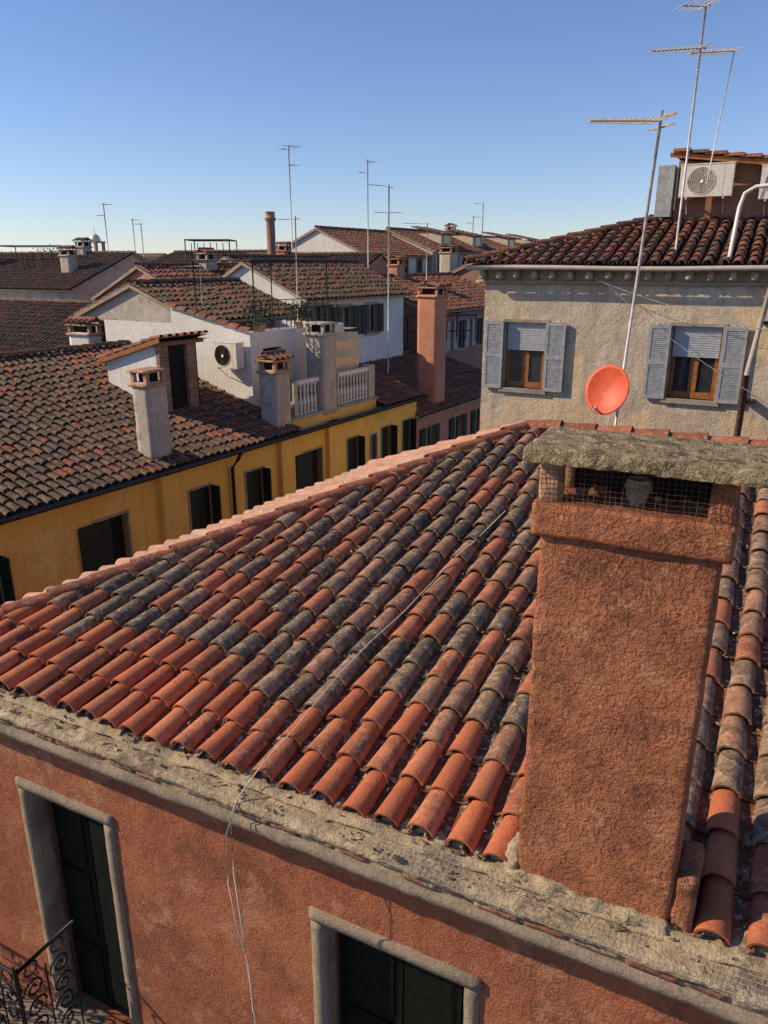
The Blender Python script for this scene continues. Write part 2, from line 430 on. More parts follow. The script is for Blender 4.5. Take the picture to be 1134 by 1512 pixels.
# ------------------------------------------------------------------ big chimney
ch = empty('stucco_chimney', E.p(-.47, 3.5, -3.3))
B = MB()
B.rough(E, -.885, -.075, 3.385, 3.70, -3.36, -1.20, 'chim', .025, .009, 3.5, .007)
B.rough(E, -.92, -.035, 3.345, 3.73, -1.225, -1.05, 'chim', .02, .007, 6, .008)
B.obj('shaft', ch)
B = MB()
B.rough(E, -.96, .13, 3.28, 3.80, -.855, -.785, 'slab', .014, .008, 18, .003, smooth=False)
B.obj('cap_slab', ch)
B = MB()
for (e0, k) in ((-.90, 'flue'), (-.155, 'chim')):
    for n0 in (3.365, 3.61):
        B.rough(E, e0, e0 + .105, n0, n0 + .10, -1.06, -.85, k, .02, .006, 16, .005)
B.obj('corner_posts', ch)
B = MB()
for i in range(20):
    s = U_(.02, .045); e = U_(-.78, -.2); n = U_(3.46, 3.62)
    B.rough(E, e, e + s * 1.6, n, n + s, -1.06, -1.05 + s * U_(.3, 1.2), random.choice(['flue', 'chim', 'litter', 'litter']), .012, .012, 24, .004, smooth=False)
B.tube([E.p(-.47, 3.5, -1.06), E.p(-.47, 3.5, -.97)], .035, 'ledge', 14, r2=.06); B.tube([E.p(-.47, 3.5, -.97), E.p(-.47, 3.5, -.93)], .065, 'ledge', 14, r2=.05)
B.box(E, -.80, -.15, 3.66, 3.67, -1.06, -.86, 'dark')
B.obj('rubble_and_flue', ch)
B = MB()
x = -.90
while x < -.06:
    B.tube([E.p(x, 3.352, -1.05), E.p(x + .006 * math.sin(x * 60), 3.350, -.96), E.p(x, 3.352, -.86)], .0013, 'brown_pipe', 3); x += .024
z = -1.04
while z < -.86:
    B.tube([E.p(-.9 + .1 * i, 3.351, z + .004 * math.sin(i * 2)) for i in range(9)], .0013, 'brown_pipe', 3); z += .024
B.obj('wire_guard', ch)
B = MB()
B.rough(E, -.95, -.05, 3.33, 3.42, -3.34, -3.22, 'ledge', .022, .03, 9, .02)
B.rough(E, -.96, -.87, 3.38, 3.62, -3.32, -3.14, 'ledge', .022, .03, 9, .02)
B.rough(E, -.08, .035, 3.39, 3.72, -3.34, -2.93, 'chim', .025, .012, 8, .01)
B.rough(E, -.98, .02, 3.69, 3.80, -3.3, -3.08, 'ledge', .03, .02, 9, .02)
B.obj('mortar_flaunching', ch)

# ------------------------------------------------------------------ cord
B = MB()
def zr(n): return rz(n) + .118
path = [E.p(-2.25, 7.2, zr(7.2)), E.p(-2.36, 6.6, zr(6.6) - .04), E.p(-2.4, 6.2, zr(6.2)), E.p(-2.5, 5.3, zr(5.3) - .02), E.p(-2.57, 4.8, zr(4.8)), E.p(-2.61, 4.4, zr(4.4)), E.p(-2.62, 3.8, zr(3.8)),
        E.p(-2.63, 3.42, -3.13), E.p(-2.67, 3.20, -3.25), E.p(-2.69, 3.13, -3.36), E.p(-2.69, 3.12, -3.8), E.p(-2.66, 3.13, -4.3), E.p(-2.62, 3.14, -5), E.p(-2.58, 3.15, -6.2), E.p(-2.55, 3.15, -8)]
B.tube(path, .0048, 'cord', 6)
B.tube([E.p(-2.67, 3.19, -3.27), E.p(-2.72, 3.11, -3.5), E.p(-2.735, 3.11, -3.9), E.p(-2.70, 3.12, -4.25), E.p(-2.63, 3.13, -4.55), E.p(-2.62, 3.13, -5.0)], .004, 'cord', 6)
B.obj('hanging_cord')

# ------------------------------------------------------------------ balcony railing
bl = empty('wrought_iron_balcony', E.p(-6, 3.1, -6.9))
B = MB(); zt = -5.72; n0 = 2.95; e1 = -5.0
B.box(E, -7.5, e1 + .05, n0 - .05, WN - .04, -7.15, -7.05, 'frame')
B.tube([E.p(-7.5, n0, zt), E.p(e1, n0, zt)], .018, 'iron', 8); B.tube([E.p(e1, n0, zt), E.p(e1, WN, zt)], .018, 'iron', 8)
B.tube([E.p(-7.5, n0, zt - .16), E.p(e1, n0, zt - .16)], .009, 'iron', 6); B.tube([E.p(-7.5, n0, -6.95), E.p(e1, n0, -6.95)], .012, 'iron', 6)
B.tube([E.p(e1, n0, -7.06), E.p(e1, n0, zt + .06)], .02, 'iron', 8)
def spir(P0, du, s, k0=1, N_=18):
    return [P0 + du * (k0 * s * (1 - t / (N_ + 3)) * math.cos(t * .55)) + Vector((0, 0, s * (1 - t / (N_ + 3)) * math.sin(t * .55))) for t in range(N_)]
def panel(P0, du, Ln):
    n_ = max(1, int(Ln / .24))
    for i in range(n_):
        q = P0 + du * (Ln * (i + .5) / n_)
        B.tube([q + du * (Ln / n_ / 2) + Vector((0, 0, -6.95)), q + du * (Ln / n_ / 2) + Vector((0, 0, zt - .16))], .008, 'iron', 5)
        for j, zz in enumerate((-.30, -.52, -.74, -.96)):
            B.tube(spir(q + Vector((0, 0, zt + zz)), du, .105, 1 if j % 2 else -1), .011, 'iron', 5)
        B.tube([q + du * (.065 * math.cos(t * .6)) + Vector((0, 0, zt - .08 + .065 * math.sin(t * .6))) for t in range(12)], .009, 'iron', 5)
panel(E.p(-7.4, n0, 0), E.u, -e1 and (e1 + 7.4)); panel(E.p(e1, n0, 0), E.v, .55)
B.obj('railing', bl)

# ------------------------------------------------------------------ antennas etc
def yagi(B, P, az, L, n, el, tilt=0, r=.008):
    a = math.radians(az); d = Vector((math.sin(a), math.cos(a), math.tan(math.radians(tilt)))).normalized()
    s = Vector((-d.y, d.x, 0)).normalized()
    B.tube([P, P + d * L], r, 'galv', 5)
    for i in range(n):
        q = P + d * (L * (.03 + .95 * i / max(1, n - 1))); e = el * (1.25 - .5 * i / n)
        B.tube([q - s * e / 2, q + s * e / 2], r * .6, 'galv', 4)
def antenna(name, base, top, booms, r=.018, br=.008):
    e = empty(name, base); B = MB()
    B.tube([Vector(base), Vector(top)], r, 'galv', 7); B.obj('mast', e)
    B = MB(); bt = Vector(base); tp = Vector(top)
    for (f, az, L, n, el, tilt) in booms: yagi(B, bt.lerp(tp, f), az, L, n, el, tilt, br)
    if booms: B.obj('aerial_elements', e)
    return e
antenna('tv_antenna', (3.37, 11, -2.9), (3.62, 11, 1.9), [(.975, 258, 1.0, 18, .42, -2), (.985, 78, .08, 3, .5, 0), (.96, 78, .06, 2, .5, 0)], .021, .014)
antenna('tv_antenna', (5.45, 15, .2), (5.50, 15, 4.25), [(.985, 260, .45, 5, .6, -2), (.99, 80, .1, 2, .5, 0), (.83, 258, .95, 12, .4, -6), (.83, 78, .1, 2, .5, 0)], .021, .014)
antenna('tv_antenna', (6.35, 16.2, 1.5), (6.49, 16, 3.8), [(.98, 254, .95, 12, .4, -6)], .012, .014)
antenna('tv_antenna', (-4.57, 40, .6), (-4.57, 40, 5.4), [(.99, 120, .5, 4, .9, 0), (.97, 300, .4, 3, .7, 0), (.82, 100, .5, 5, .7, 0)], .03, .014)
antenna('tv_antenna', (-.75, 38, -1), (-.75, 38, 4.56), [(.98, 100, .5, 5, .9, 0), (.9, 280, .4, 4, .6, 0)], .025, .014)
antenna('tv_antenna', (.15, 28, -3.8), (.17, 28, 2.58), [(.99, 262, .7, 7, .5, 4), (.985, 90, .15, 2, .5, 0), (.86, 80, .5, 3, .6, 0), (.86, 262, .5, 3, .6, 0)], .025, .012)
antenna('tv_antenna', (-2.65, 24, -2.6), (-2.62, 24, 1.35), [(.98, 268, .5, 6, .45, -3), (.98, 90, .12, 2, .4, 0)], .02, .01)
antenna('tv_antenna', (-5.7, 24.5, -2.6), (-5.65, 24.5, 0), [(.98, 268, .9, 7, .3, -2)], .02, .01)
antenna('tv_antenna', (1.93, 36, -1.5), (1.93, 36, 1.75), [(.99, 268, 1.1, 9, .3, 0)], .02, .012)
antenna('tv_antenna', (-18.9, 55, 0), (-18.9, 55, 3.9), [(.98, 90, .6, 4, .8, 0), (.8, 270, .5, 4, .7, 0)], .035, .018)
antenna('tv_antenna', (-18.6, 60, 0), (-18.6, 60, 3.2), [(.97, 90, .5, 4, .8, 0)], .035, .018)
antenna('tv_antenna', (-18.0, 60, 0), (-18.0, 60, 2.9), [(.97, 270, .5, 4, .7, 0)], .035, .018)
antenna('tv_antenna', (-25.2, 52, 0), (-25.2, 52, 2.6), [(.97, 270, 1.1, 6, .7, 2)], .03, .015)
antenna('tv_antenna', (6.6, 60, 0), (6.6, 60, 3.4), [(.97, 90, .6, 4, .8, 0), (.85, 270, .5, 4, .8, 0)], .03, .018)
antenna('tv_antenna', (7.3, 60, 0), (7.3, 60, 4.3), [(.98, 270, .7, 5, .8, 0)], .03, .018)

# satellite dish
de = empty('satellite_dish', (3.25, 10.95, -1.74))
B = MB(); azd = math.radians(225); nrm = Vector((math.sin(azd) * .94, math.cos(azd) * .94, .28)).normalized()
sd = nrm.cross(Vector((0, 0, 1))).normalized(); ud = sd.cross(nrm); c0 = Vector((3.22, 10.86, -1.72))
V = []; Fc = []; NR = 8; NS = 40
for side_ in (0, 1):
    for i in range(NR + 1):
        r = .36 * i / NR
        for j in range(NS):
            t = 2 * math.pi * j / NS
            V.append(c0 + sd * (r * .93 * math.cos(t)) + ud * (r * math.sin(t)) + nrm * (.075 * (i / NR) ** 2 - side_ * .012))
for side_ in (0, 1):
    o_ = side_ * (NR + 1) * NS
    for i in range(NR):
        for j in range(NS): Fc.append((o_ + i * NS + j, o_ + i * NS + (j + 1) % NS, o_ + (i + 1) * NS + (j + 1) % NS, o_ + (i + 1) * NS + j))
for j in range(NS): Fc.append((NR * NS + j, NR * NS + (j + 1) % NS, 2 * NR * NS + NS + (j + 1) % NS, 2 * NR * NS + NS + j))
B.add(V, Fc, 'dish', smooth=True); B.obj('reflector', de)
B = MB()
feed = c0 + nrm * .34 - ud * .30
B.tube([c0 - ud * .34 + nrm * .07, feed], .010, 'brown_pipe', 6); B.tube([feed - nrm * .03, feed - nrm * .12], .028, 'acwhite', 10)
B.tube([c0 - nrm * .01, Vector((3.40, 11, -1.8))], .03, 'galv', 8); B.box(Fr((3.40, 11), 90), -.05, .05, -.04, .04, -1.9, -1.68, 'galv')
B.obj('feed_arm_and_bracket', de)

# ------------------------------------------------------------------ generic houses
def gable_house(name, F, u0, u1, v0, v1, zb, ze, zr_, wallk, ops=(), colf=col_old, segs=4, pitch=.25, over=.3, ridge_v=None, eu=.15, shut=None, surk='stone', endops=(), simple=False, L=.38):
    loc = F.p((u0 + u1) / 2, (v0 + v1) / 2, zb); e = empty(name, loc)
    rv = (v0 + v1) / 2 if ridge_v is None else ridge_v
    B = MB(); B.wall(F, u0, u1, zb, ze, v0, list(ops), wallk, .15)
    B.poly([F.p(u0, v1, zb), F.p(u0, v1, ze), F.p(u1, v1, ze), F.p(u1, v1, zb)], wallk)
    Fe = Fr((0, 0), 0); Fe.o = F.p(u0, 0, 0); Fe.u = -F.v; Fe.v = F.u
    B.wall(Fe, -v1, -v0, zb, ze, 0, list(endops), wallk, .15)
    B.poly([F.p(u0, v0, ze), F.p(u0, v1, ze), F.p(u0, rv, zr_)], wallk)
    B.poly([F.p(u1, v0, zb), F.p(u1, v1, zb), F.p(u1, v1, ze), F.p(u1, rv, zr_), F.p(u1, v0, ze)], wallk)
    B.obj('walls', e)
    B = MB()
    for (va, sgn) in ((v0, 1), (v1, -1)):
        run = abs(rv - va); tn = (zr_ - ze) / run
        S = (F.v * sgn + Vector((0, 0, tn))).normalized(); ln = math.hypot(run + over, (run + over) * tn)
        Ud = F.u * sgn
        O = F.p(u0 - eu if sgn > 0 else u1 + eu, va - sgn * over, ze - over * tn + .03)
        W = u1 - u0 + 2 * eu
        if simple:
            B.poly([O, O + Ud * W, O + Ud * W + S * ln, O + S * ln], 'tile_old', (.20, .105, .07, 1))
            B.poly([O - Vector((0, 0, .1)), O + Ud * W - Vector((0, 0, .1)), O + Ud * W, O], 'stone')
        else:
            tiles(B, O, Ud, S, [(0, 0), (W, 0), (W, ln), (0, ln)], pitch, pitch * .34, L, colf, 'tile_old', segs)
            Nn = Ud.cross(S)
            B.poly([O - Nn * .10, O + Ud * W - Nn * .10, O + Ud * W - Nn * .021, O - Nn * .021], 'stone')
            B.poly([O - Nn * .10, O + Ud * W - Nn * .10, O + Ud * W + S * (over + .1) - Nn * .10, O + S * (over + .1) - Nn * .10], 'stone')
            for q in (O, O + Ud * W):
                B.poly([q - Nn * .10, q - Nn * .0, q + S * ln - Nn * .0, q + S * ln - Nn * .10], 'stone')
    if not simple: ridge(B, F.p(u0 - eu, rv, zr_ + .07), F.p(u1 + eu, rv, zr_ + .07), .12, .42, colf, 'tile_old', 5)
    B.obj('tiled_roof', e)
    B = MB(); has = False
    for o in ops:
        has = True; surround(B, F, o, v0, surk, .08, .025); window_fill(B, F, o, v0, shut)
    for o in endops:
        has = True; surround(B, Fe, o, 0, surk, .08, .025); window_fill(B, Fe, o, 0, shut)
    if has: B.obj('windows', e)
    return e
def window_fill(B, F, o, v, shut, gl=True):
    a, b, c, d = o[:4]; w = v + .11
    if gl:
        B.box(F, a, b, w + .01, w + .02, c, d, 'glass')
        for (x0, x1, z0, z1) in ((a, a + .05, c, d), (b - .05, b, c, d), ((a + b) / 2 - .03, (a + b) / 2 + .03, c, d), (a, b, c, c + .05), (a, b, d - .05, d)):
            B.box(F, x0, x1, w - .02 + R() * .002, w + .008, z0, z1, 'wood' if not shut else 'stone')
    if shut:
        hw = (b - a) / 2
        for (x0, x1) in ((a - hw - .02, a - .02), (b + .02, b + hw + .02)):
            B.box(F, x0, x1, v - .065, v - .03, c, d, shut)
            z = c + .08
            while z < d - .1:
                B.box(F, x0 + .05, x1 - .05, v - .078, v - .064, z, z + .035, shut); z += .07
def chimney(name, F, u, v, w, d, z0, z1, k, crown=True, tilecap=True, ck=None):
    e = empty(name, F.p(u, v, z0)); B = MB()
    top = z1 - .30 if crown else z1
    B.rough(F, u - w / 2, u + w / 2, v - d / 2, v + d / 2, z0, top, k, .12, .010, 4, .008)
    if crown:
        ck = ck or k; o = .06
        B.rough(F, u - w / 2 - o, u + w / 2 + o, v - d / 2 - o, v + d / 2 + o, top - .10, top - .02, ck, .12, .006, 6, .006)
        t = .09
        for (a, b) in ((-1, -1), (1, -1), (-1, 1), (1, 1)):
            cu = u + a * (w / 2 - t / 2); cv = v + b * (d / 2 - t / 2)
            B.box(F, cu - t / 2, cu + t / 2, cv - t / 2, cv + t / 2, top - .02, z1 - .10, ck)
        B.box(F, u - w / 2 + .12, u + w / 2 - .12, v - d / 2 + .12, v + d / 2 - .12, top - .02, z1 - .1, 'dark')
        B.rough(F, u - w / 2 - o, u + w / 2 + o, v - d / 2 - o, v + d / 2 + o, z1 - .10, z1 - .04, ck, .12, .006, 6, .006)
    B.obj('stack', e)
    if tilecap:
        B = MB(); o = .10; n = max(2, int((w + 2 * o) / .2)); pt = (w + 2 * o) / n
        for i in range(n):
            uu = u - w / 2 - o + pt * (i + .5)
            for sg in (-1, 1):
                Av = F.p(uu, v + sg * (d / 2 + o), z1 - .05); Bv = F.p(uu, v, z1 + .08)
                B.barrel(Av, Bv, F.u, Vector((0, 0, 1)), pt * .48, pt * .42, .02, .01, 'tile_old', col_redder(0, 0, 0), 6)
        B.barrel(F.p(u - w / 2 - o, v, z1 + .10), F.p(u + w / 2 + o, v, z1 + .10), F.v, Vector((0, 0, 1)), .10, .10, 0, 0, 'tile_old', col_redder(0, 0, 0), 6)
        B.obj('tile_cap', e)
    return e
def ac_unit(name, F, u, v, z, w=.82, h=.62, d=.3, dk='dark', bk='iron'):
    e = empty(name, F.p(u, v, z)); B = MB()
    B.box(F, u - w / 2, u + w / 2, v, v + d, z, z + h, 'acwhite')
    B.box(F, u - w / 2 - .01, u + w / 2 + .01, v - .01, v + d + .01, z + h, z + h + .02, 'acwhite'); B.obj('casing', e)
    B = MB(); cu = u - w * .10; cz = z + h / 2; r = h * .42; n = 28
    V = [F.p(cu, v - .004, cz)] + [F.p(cu + r * math.cos(2 * math.pi * j / n), v - .004, cz + r * math.sin(2 * math.pi * j / n)) for j in range(n)]
    B.add(V, [(0, 1 + j, 1 + (j + 1) % n) for j in range(n)], dk)
    for rr in (.25, .4, .55, .7, .85, 1.0):
        B.tube([F.p(cu + r * rr * math.cos(2 * math.pi * j / n), v - .015, cz + r * rr * math.sin(2 * math.pi * j / n)) for j in range(n + 1)], .005, 'acwhite' if rr > .9 else 'iron' if dk == 'dark' else 'actan', 4)
    for j in range(3):
        t = 2 * math.pi * j / 3 + .4; P = [F.p(cu + a_ * r * math.cos(t + b_), v - .008, cz + a_ * r * math.sin(t + b_)) for a_, b_ in ((.15, -.4), (.85, -.45), (.9, .3), (.2, .5))]
        B.poly(P, bk)
    B.tube([F.p(cu, v - .02, cz), F.p(cu, v - .006, cz)], r * .18, 'acwhite', 10)
    for t in range(8):
        a_ = math.pi * t / 4; B.tube([F.p(cu, v - .014, cz), F.p(cu + r * math.cos(a_), v - .014, cz + r * math.sin(a_))], .004, 'iron' if dk == 'dark' else 'actan', 4)
    B.box(F, u + w * .33, u + w * .331, v - .003, v + .001, z + .02, z + h - .02, 'iron')
    B.obj('fan_and_grille', e)
    B = MB()
    for x in (u - w * .35, u + w * .35):
        B.box(F, x - .02, x + .02, v + .01, v + d + .12, z - .04, z - .003, 'galv'); B.tube([F.p(x, v + .05, z - .03), F.p(x, v + d + .1, z - .3)], .012, 'galv', 5)
    B.obj('brackets', e); return e

# ------------------------------------------------------------------ grey house (right)
gh = empty('grey_stucco_house', E.p(-2, 19, GZ)); GN = 15.5
B = MB()
gops = [(-5.03, -4.19, -2.47, -1.13), (-1.76, -.90, -2.45, -1.10), (1.4, 2.3, -2.45, -1.1), (-5.03, -4.19, -6.4, -4.9), (-1.76, -.9, -6.4, -4.9)]
B.wall(E, -5.52, 4, GZ, -.12, GN, gops, 'greywall', .2)
for (a, b) in (((-5.52, GN), (-5.52, 22)), ((4, GN), (4, 22)), ((-5.52, 22), (4, 22))):
    B.poly([E.p(a[0], a[1], GZ), E.p(b[0], b[1], GZ), E.p(b[0], b[1], -.12), E.p(a[0], a[1], -.12)], 'greywall')
B.obj('walls', gh)
B = MB()
for o in gops:
    surround(B, E, o, GN, 'stone', .06, .02)
    a, b, c, d = o; w = GN + .12
    B.box(E, a, b, w + .03, w + .04, c, d, 'glass')
    for (x0, x1) in ((a, a + .08), (b - .08, b), ((a + b) / 2 - .07, (a + b) / 2 + .07)): B.box(E, x0, x1, w, w + .03, c, d, 'wood')
    B.box(E, a + .08, b - .08, w + .002, w + .029, c, c + .12, 'wood')
    bh = (d - c) * .42
    B.box(E, a + .02, b - .02, w - .05, w - .03, d - bh, d, 'blind')
    z = d - bh
    while z < d - .03: B.box(E, a + .02, b - .02, w - .060, w - .05, z, z + .026, 'blind'); z += .044
    for (x0, x1) in ((a - .42, a - .03), (b + .03, b + .42)):
        B.box(E, x0, x1, GN - .075, GN - .04, c - .02, d + .02, 'greyblue')
        for (y0, y1, q0, q1) in ((x0, x0 + .05, c - .02, d + .02), (x1 - .05, x1, c - .02, d + .02), (x0 + .05, x1 - .05, c - .02, c + .05), (x0 + .05, x1 - .05, d - .05, d + .02), (x0 + .05, x1 - .05, (c + d) / 2 - .04, (c + d) / 2 + .04)): B.box(E, y0, y1, GN - .09, GN - .074, q0, q1, 'greyblue')
        z = c + .07
        while z < d - .08: B.box(E, x0 + .05, x1 - .05, GN - .083, GN - .073, z, z + .018, 'greyblue'); z += .036
B.obj('windows_and_shutters', gh)
B = MB()
B.rough(E, -5.7, 4.1, GN - .10, GN + .05, -.38, -.30, 'stone', .12, .012, 3, .005); B.rough(E, -5.75, 4.1, GN - .30, GN + .05, -.12, -.05, 'stone', .12, .012, 3, .005)
x = -5.6
while x < 4:
    w = U_(.12, .15); B.rough(E, x, x + w, GN - .22 + U_(-.02, .02), GN + .02, -.30 + U_(0, .02), -.12, 'plaster', .06, .01, 7, .012); x += .36
B.tube([E.p(-5.8 + i * .98, GN - .40, -.07 + .015 * math.sin(i * 1.3)) for i in range(11)], .045, 'actan', 10)
B.obj('dentil_cornice', gh)
B = MB()
ga = E.p(-5.85, GN - .35, -.02); tg = .28; gk = math.sqrt(1 + tg * tg); dpt = 3.9
sg = Vector((E.v.x, E.v.y, tg)).normalized()
tiles(B, ga, E.u, sg, [(0, 0), (9.9, 0), (9.9, dpt * gk), (dpt, dpt * gk)], .235, .085, .34, col_redder, 'tile_old', 7, .016, False, None, .03)
gb = E.p(-5.85, GN - .35 + 2 * dpt, -.02); sg2 = Vector((E.u.x, E.u.y, tg)).normalized()
tiles(B, gb, -E.v, sg2, [(0, 0), (2 * dpt, 0), (dpt, dpt * gk)], .235, .085, .34, col_redder, 'tile_old', 6, .016, False, None, .03)
gap = E.p(-5.85 + dpt, GN - .35 + dpt, -.02 + dpt * tg)
gr = E.p(4.05, GN - .35 + dpt, -.02 + dpt * tg)
B.poly([gb, E.p(4.05, GN - .35 + 2 * dpt, -.02), gr, gap], 'deck')
v_ = Vector((0, 0, .06))
ridge(B, ga + v_, gap + v_, .12, .4, col_redder, 'tile_old', 7); ridge(B, gap + v_, gr + v_, .12, .4, col_redder, 'tile_old', 7); ridge(B, gb + v_, gap + v_, .12, .4, col_redder, 'tile_old', 7)
B.obj('tiled_hip_roof', gh)
B = MB()
B.wall(E, -2.35, 2.6, .6, 1.60, 18.3, [(-.3, .4, .95, 1.5)], 'brownwall', .12)
B.box(E, -2.35, 2.6, 18.45, 20.6, .6, 1.58, 'brownwall')
B.poly([E.p(-2.35, 18.3, .6), E.p(-2.35, 20.6, .6), E.p(-2.35, 20.6, 2.0), E.p(-2.35, 18.3, 2.0)], 'brownwall')
B.poly([E.p(-2.35, 18.3, 1.60), E.p(2.6, 18.3, 1.60), E.p(-2.35, 18.3, 2.06)], 'brownwall')
B.box(E, -2.70, -2.38, 18.0, 18.5, .95, 1.95, 'greyblue')
O = E.p(2.9, 17.95, 1.50); S = (-E.u + Vector((0, 0, .13))).normalized()
tiles(B, O, E.v, S, [(0, 0), (2.9, 0), (2.9, 5.4), (0, 5.4)], .235, .085, .34, col_redder, 'tile_old', 7, .016, False, None, .03)
q0 = E.p(-2.5, 17.99, 2.10); q1 = E.p(2.9, 17.99, 1.40)
B.add([q0, q1, q1 + Vector((0, 0, .09)), q0 + Vector((0, 0, .09))], [(0, 1, 2, 3)], 'wood')
B.obj('rooftop_room', gh)
ac_unit('air_conditioner', E, -1.72, 17.7, 1.30, 1.0, .60, .32, 'actan', 'actan')
ac_unit('air_conditioner', E, -.30, 17.75, 1.22, .85, .60, .32, 'actan', 'actan')
B = MB()
B.tube([E.p(-.95, 15.3, .1), E.p(-.95, 15.6, .45), E.p(-.92, 15.7, .95), E.p(-.86, 15.7, 1.18), E.p(-.7, 15.7, 1.28), E.p(.6, 15.7, 1.38)], .036, 'acwhite', 10)
B.obj('white_vent_pipe')
B = MB()
B.tube([E.p(-.42, 15.2, -5), E.p(-.40, 15.2, -1.9)], .06, 'brown_pipe', 12); B.tube([E.p(-.40, 15.2, -1.9), E.p(-.2, 15.15, -.2)], .045, 'plaster', 12)
for z in (-1, -2.4): B.box(E, -.45 + .1 * (z + 2.4), -.2 + .05 * (z + 2.4), 15.18, GN - .002, z, z + .04, 'iron')
B.obj('downpipe')
B = MB()
def wire(a, b, sag, n=14):
    a = Vector(a); b = Vector(b); return [a.lerp(b, i / n) - Vector((0, 0, sag * 4 * (i / n) * (1 - i / n))) for i in range(n + 1)]
B.tube(wire(E.p(-3.3, 15.2, -.25), E.p(.6, 15.1, -1.2), .12), .006, 'galv', 4)
B.tube(wire(E.p(-3.2, 15.2, -.2), E.p(.6, 15.0, -2.6), .2), .005, 'galv', 4)
B.obj('overhead_cable')

# ------------------------------------------------------------------ yellow house
yh = empty('yellow_stucco_house', Y.p(4, 3, GZ)); YT = -4.30; YTAN = .30
B = MB()
yops = [(1.95, 2.75, -6.5, -5.02), (4.55, 5.25, -6.5, -5.02), (6.5, 7.15, -6.5, -5.02), (8.95, 9.75, -6.5, -5.0), (11.05, 11.65, -6.5, -5.02), (12.35, 12.7, -6.1, -5.15), (13.0, 13.6, -6.5, -5.02), (14.35, 14.9, -6.5, -5.02), (-1.0, -.2, -6.5, -5.02)]
yops += [(o[0], o[1], o[2] - 3.3, o[3] - 3.3) for o in yops if o[1] - o[0] > .5]
B.wall(Y, -9, 15.3, GZ, YT, 0, yops, 'yellow', .18)
B.poly([Y.p(-9, 0, GZ), Y.p(-9, 12, GZ), Y.p(-9, 12, YT), Y.p(-9, 6, -2.4), Y.p(-9, 0, YT)], 'yellow')
B.poly([Y.p(15.3, 0, GZ), Y.p(15.3, 12, GZ), Y.p(15.3, 12, YT), Y.p(15.3, 0, YT)], 'yellow')
B.poly([Y.p(-9, 12, GZ), Y.p(15.3, 12, GZ), Y.p(15.3, 12, YT), Y.p(-9, 12, YT)], 'yellow')
B.box(Y, 3.65, 4.15, -.14, -.002, GZ, YT, 'yellow'); B.box(Y, 7.8, 8.35, -.14, -.002, GZ, YT, 'yellow'); B.box(Y, 9.95, 10.5, -.14, -.002, GZ, YT, 'yellow')
B.obj('walls', yh)
B = MB()
for i, o in enumerate(yops):
    a, b, c, d = o
    surround(B, Y, o, 0, 'stone', .05, .02)
    if b - a > .5:
        hw = (b - a) / 2
        B.box(Y, a + .02, a + hw - .01, .04, .07, c, d, 'green')
        if i % 3: B.box(Y, a + hw + .01, b - .02, .05, .08, c, d, 'green')
        if i in (0, 3): B.box(Y, a - hw - .05, a - .02, -.07, -.035, c, d, 'green')
        else:
            Fs = Fr((0, 0), 0); Fs.o = Y.p(b, 0, 0); Fs.u = -Y.v; Fs.v = Y.u; B.box(Fs, .0, hw * .8, 0, .035, c, d, 'green')
    else:
        B.box(Y, a, b, .05, .07, c, d, 'glass')
B.obj('windows_and_shutters', yh)
B = MB()
sy = (Y.v + Vector((0, 0, YTAN))).normalized(); yk = math.sqrt(1 + YTAN ** 2)
def skipy(u, s):
    uu = u - 9; vv = s / yk - .35
    return (5.65 < uu < 7.0 and 1.9 < vv < 3.6)
def col_street(u, s, row):
    if u > 14.5 and R() < .6: return col_redder(u, s, row)
    return col_old(u, s, row)
O = Y.p(-9, -.35, -4.22)
tiles(B, O, Y.u, sy, [(0, 0), (17.4, 0), (17.4, 6.35 * yk), (0, 6.35 * yk)], .21, .076, .34, col_street, 'tile_old', 6, .016, False, skipy, .04)
O2 = Y.p(12.7, -.35, -4.22)
tiles(B, O2, Y.u, sy, [(0, 0), (2.6, 0), (2.6, 3.2 * yk), (0, 3.2 * yk)], .21, .076, .34, col_redder, 'tile_old', 6, .016, False, None, .04)
O3 = Y.p(8.4, 12.35, -4.22); sy3 = (-Y.v + Vector((0, 0, YTAN))).normalized()
tiles(B, O3, -Y.u, sy3, [(0, 0), (17.4, 0), (17.4, 6.35 * yk), (0, 6.35 * yk)], .24, .085, .36, col_old, 'tile_old', 4)
ridge(B, Y.p(-9, 6, -4.22 + 6.35 * YTAN + .06), Y.p(8.4, 6, -4.22 + 6.35 * YTAN + .06), .12, .42, col_old, 'tile_old', 6)
B.box(Y, -9, 15.3, -.30, 0.02, -4.34, -4.30, 'stone')
B.obj('tiled_roof', yh)
B = MB()
B.tube([Y.p(-9, -.42, -4.28), Y.p(15.3, -.42, -4.28)], .065, 'gutter', 8)
B.tube([Y.p(5.95, -.42, -4.3), Y.p(5.95, -.30, -4.5), Y.p(5.95, -.09, -4.75), Y.p(5.95, -.08, GZ)], .045, 'gutter', 8)
B.obj('gutter_and_downpipe', yh)
B = MB()
B.poly([Y.p(5.65, 1.9, -3.8), Y.p(5.65, 3.75, -3.3), Y.p(5.65, 3.75, -2.3), Y.p(5.65, 1.9, -1.78)], 'white')
B.poly([Y.p(5.65, 1.9, -3.8), Y.p(5.65, 1.9, -1.78), Y.p(7.0, 1.9, -1.78), Y.p(7.0, 1.9, -3.8)], 'dark')
B.poly([Y.p(7.0, 1.9, -3.8), Y.p(7.0, 3.75, -3.3), Y.p(7.0, 3.75, -2.3), Y.p(7.0, 1.9, -1.78)], 'white')
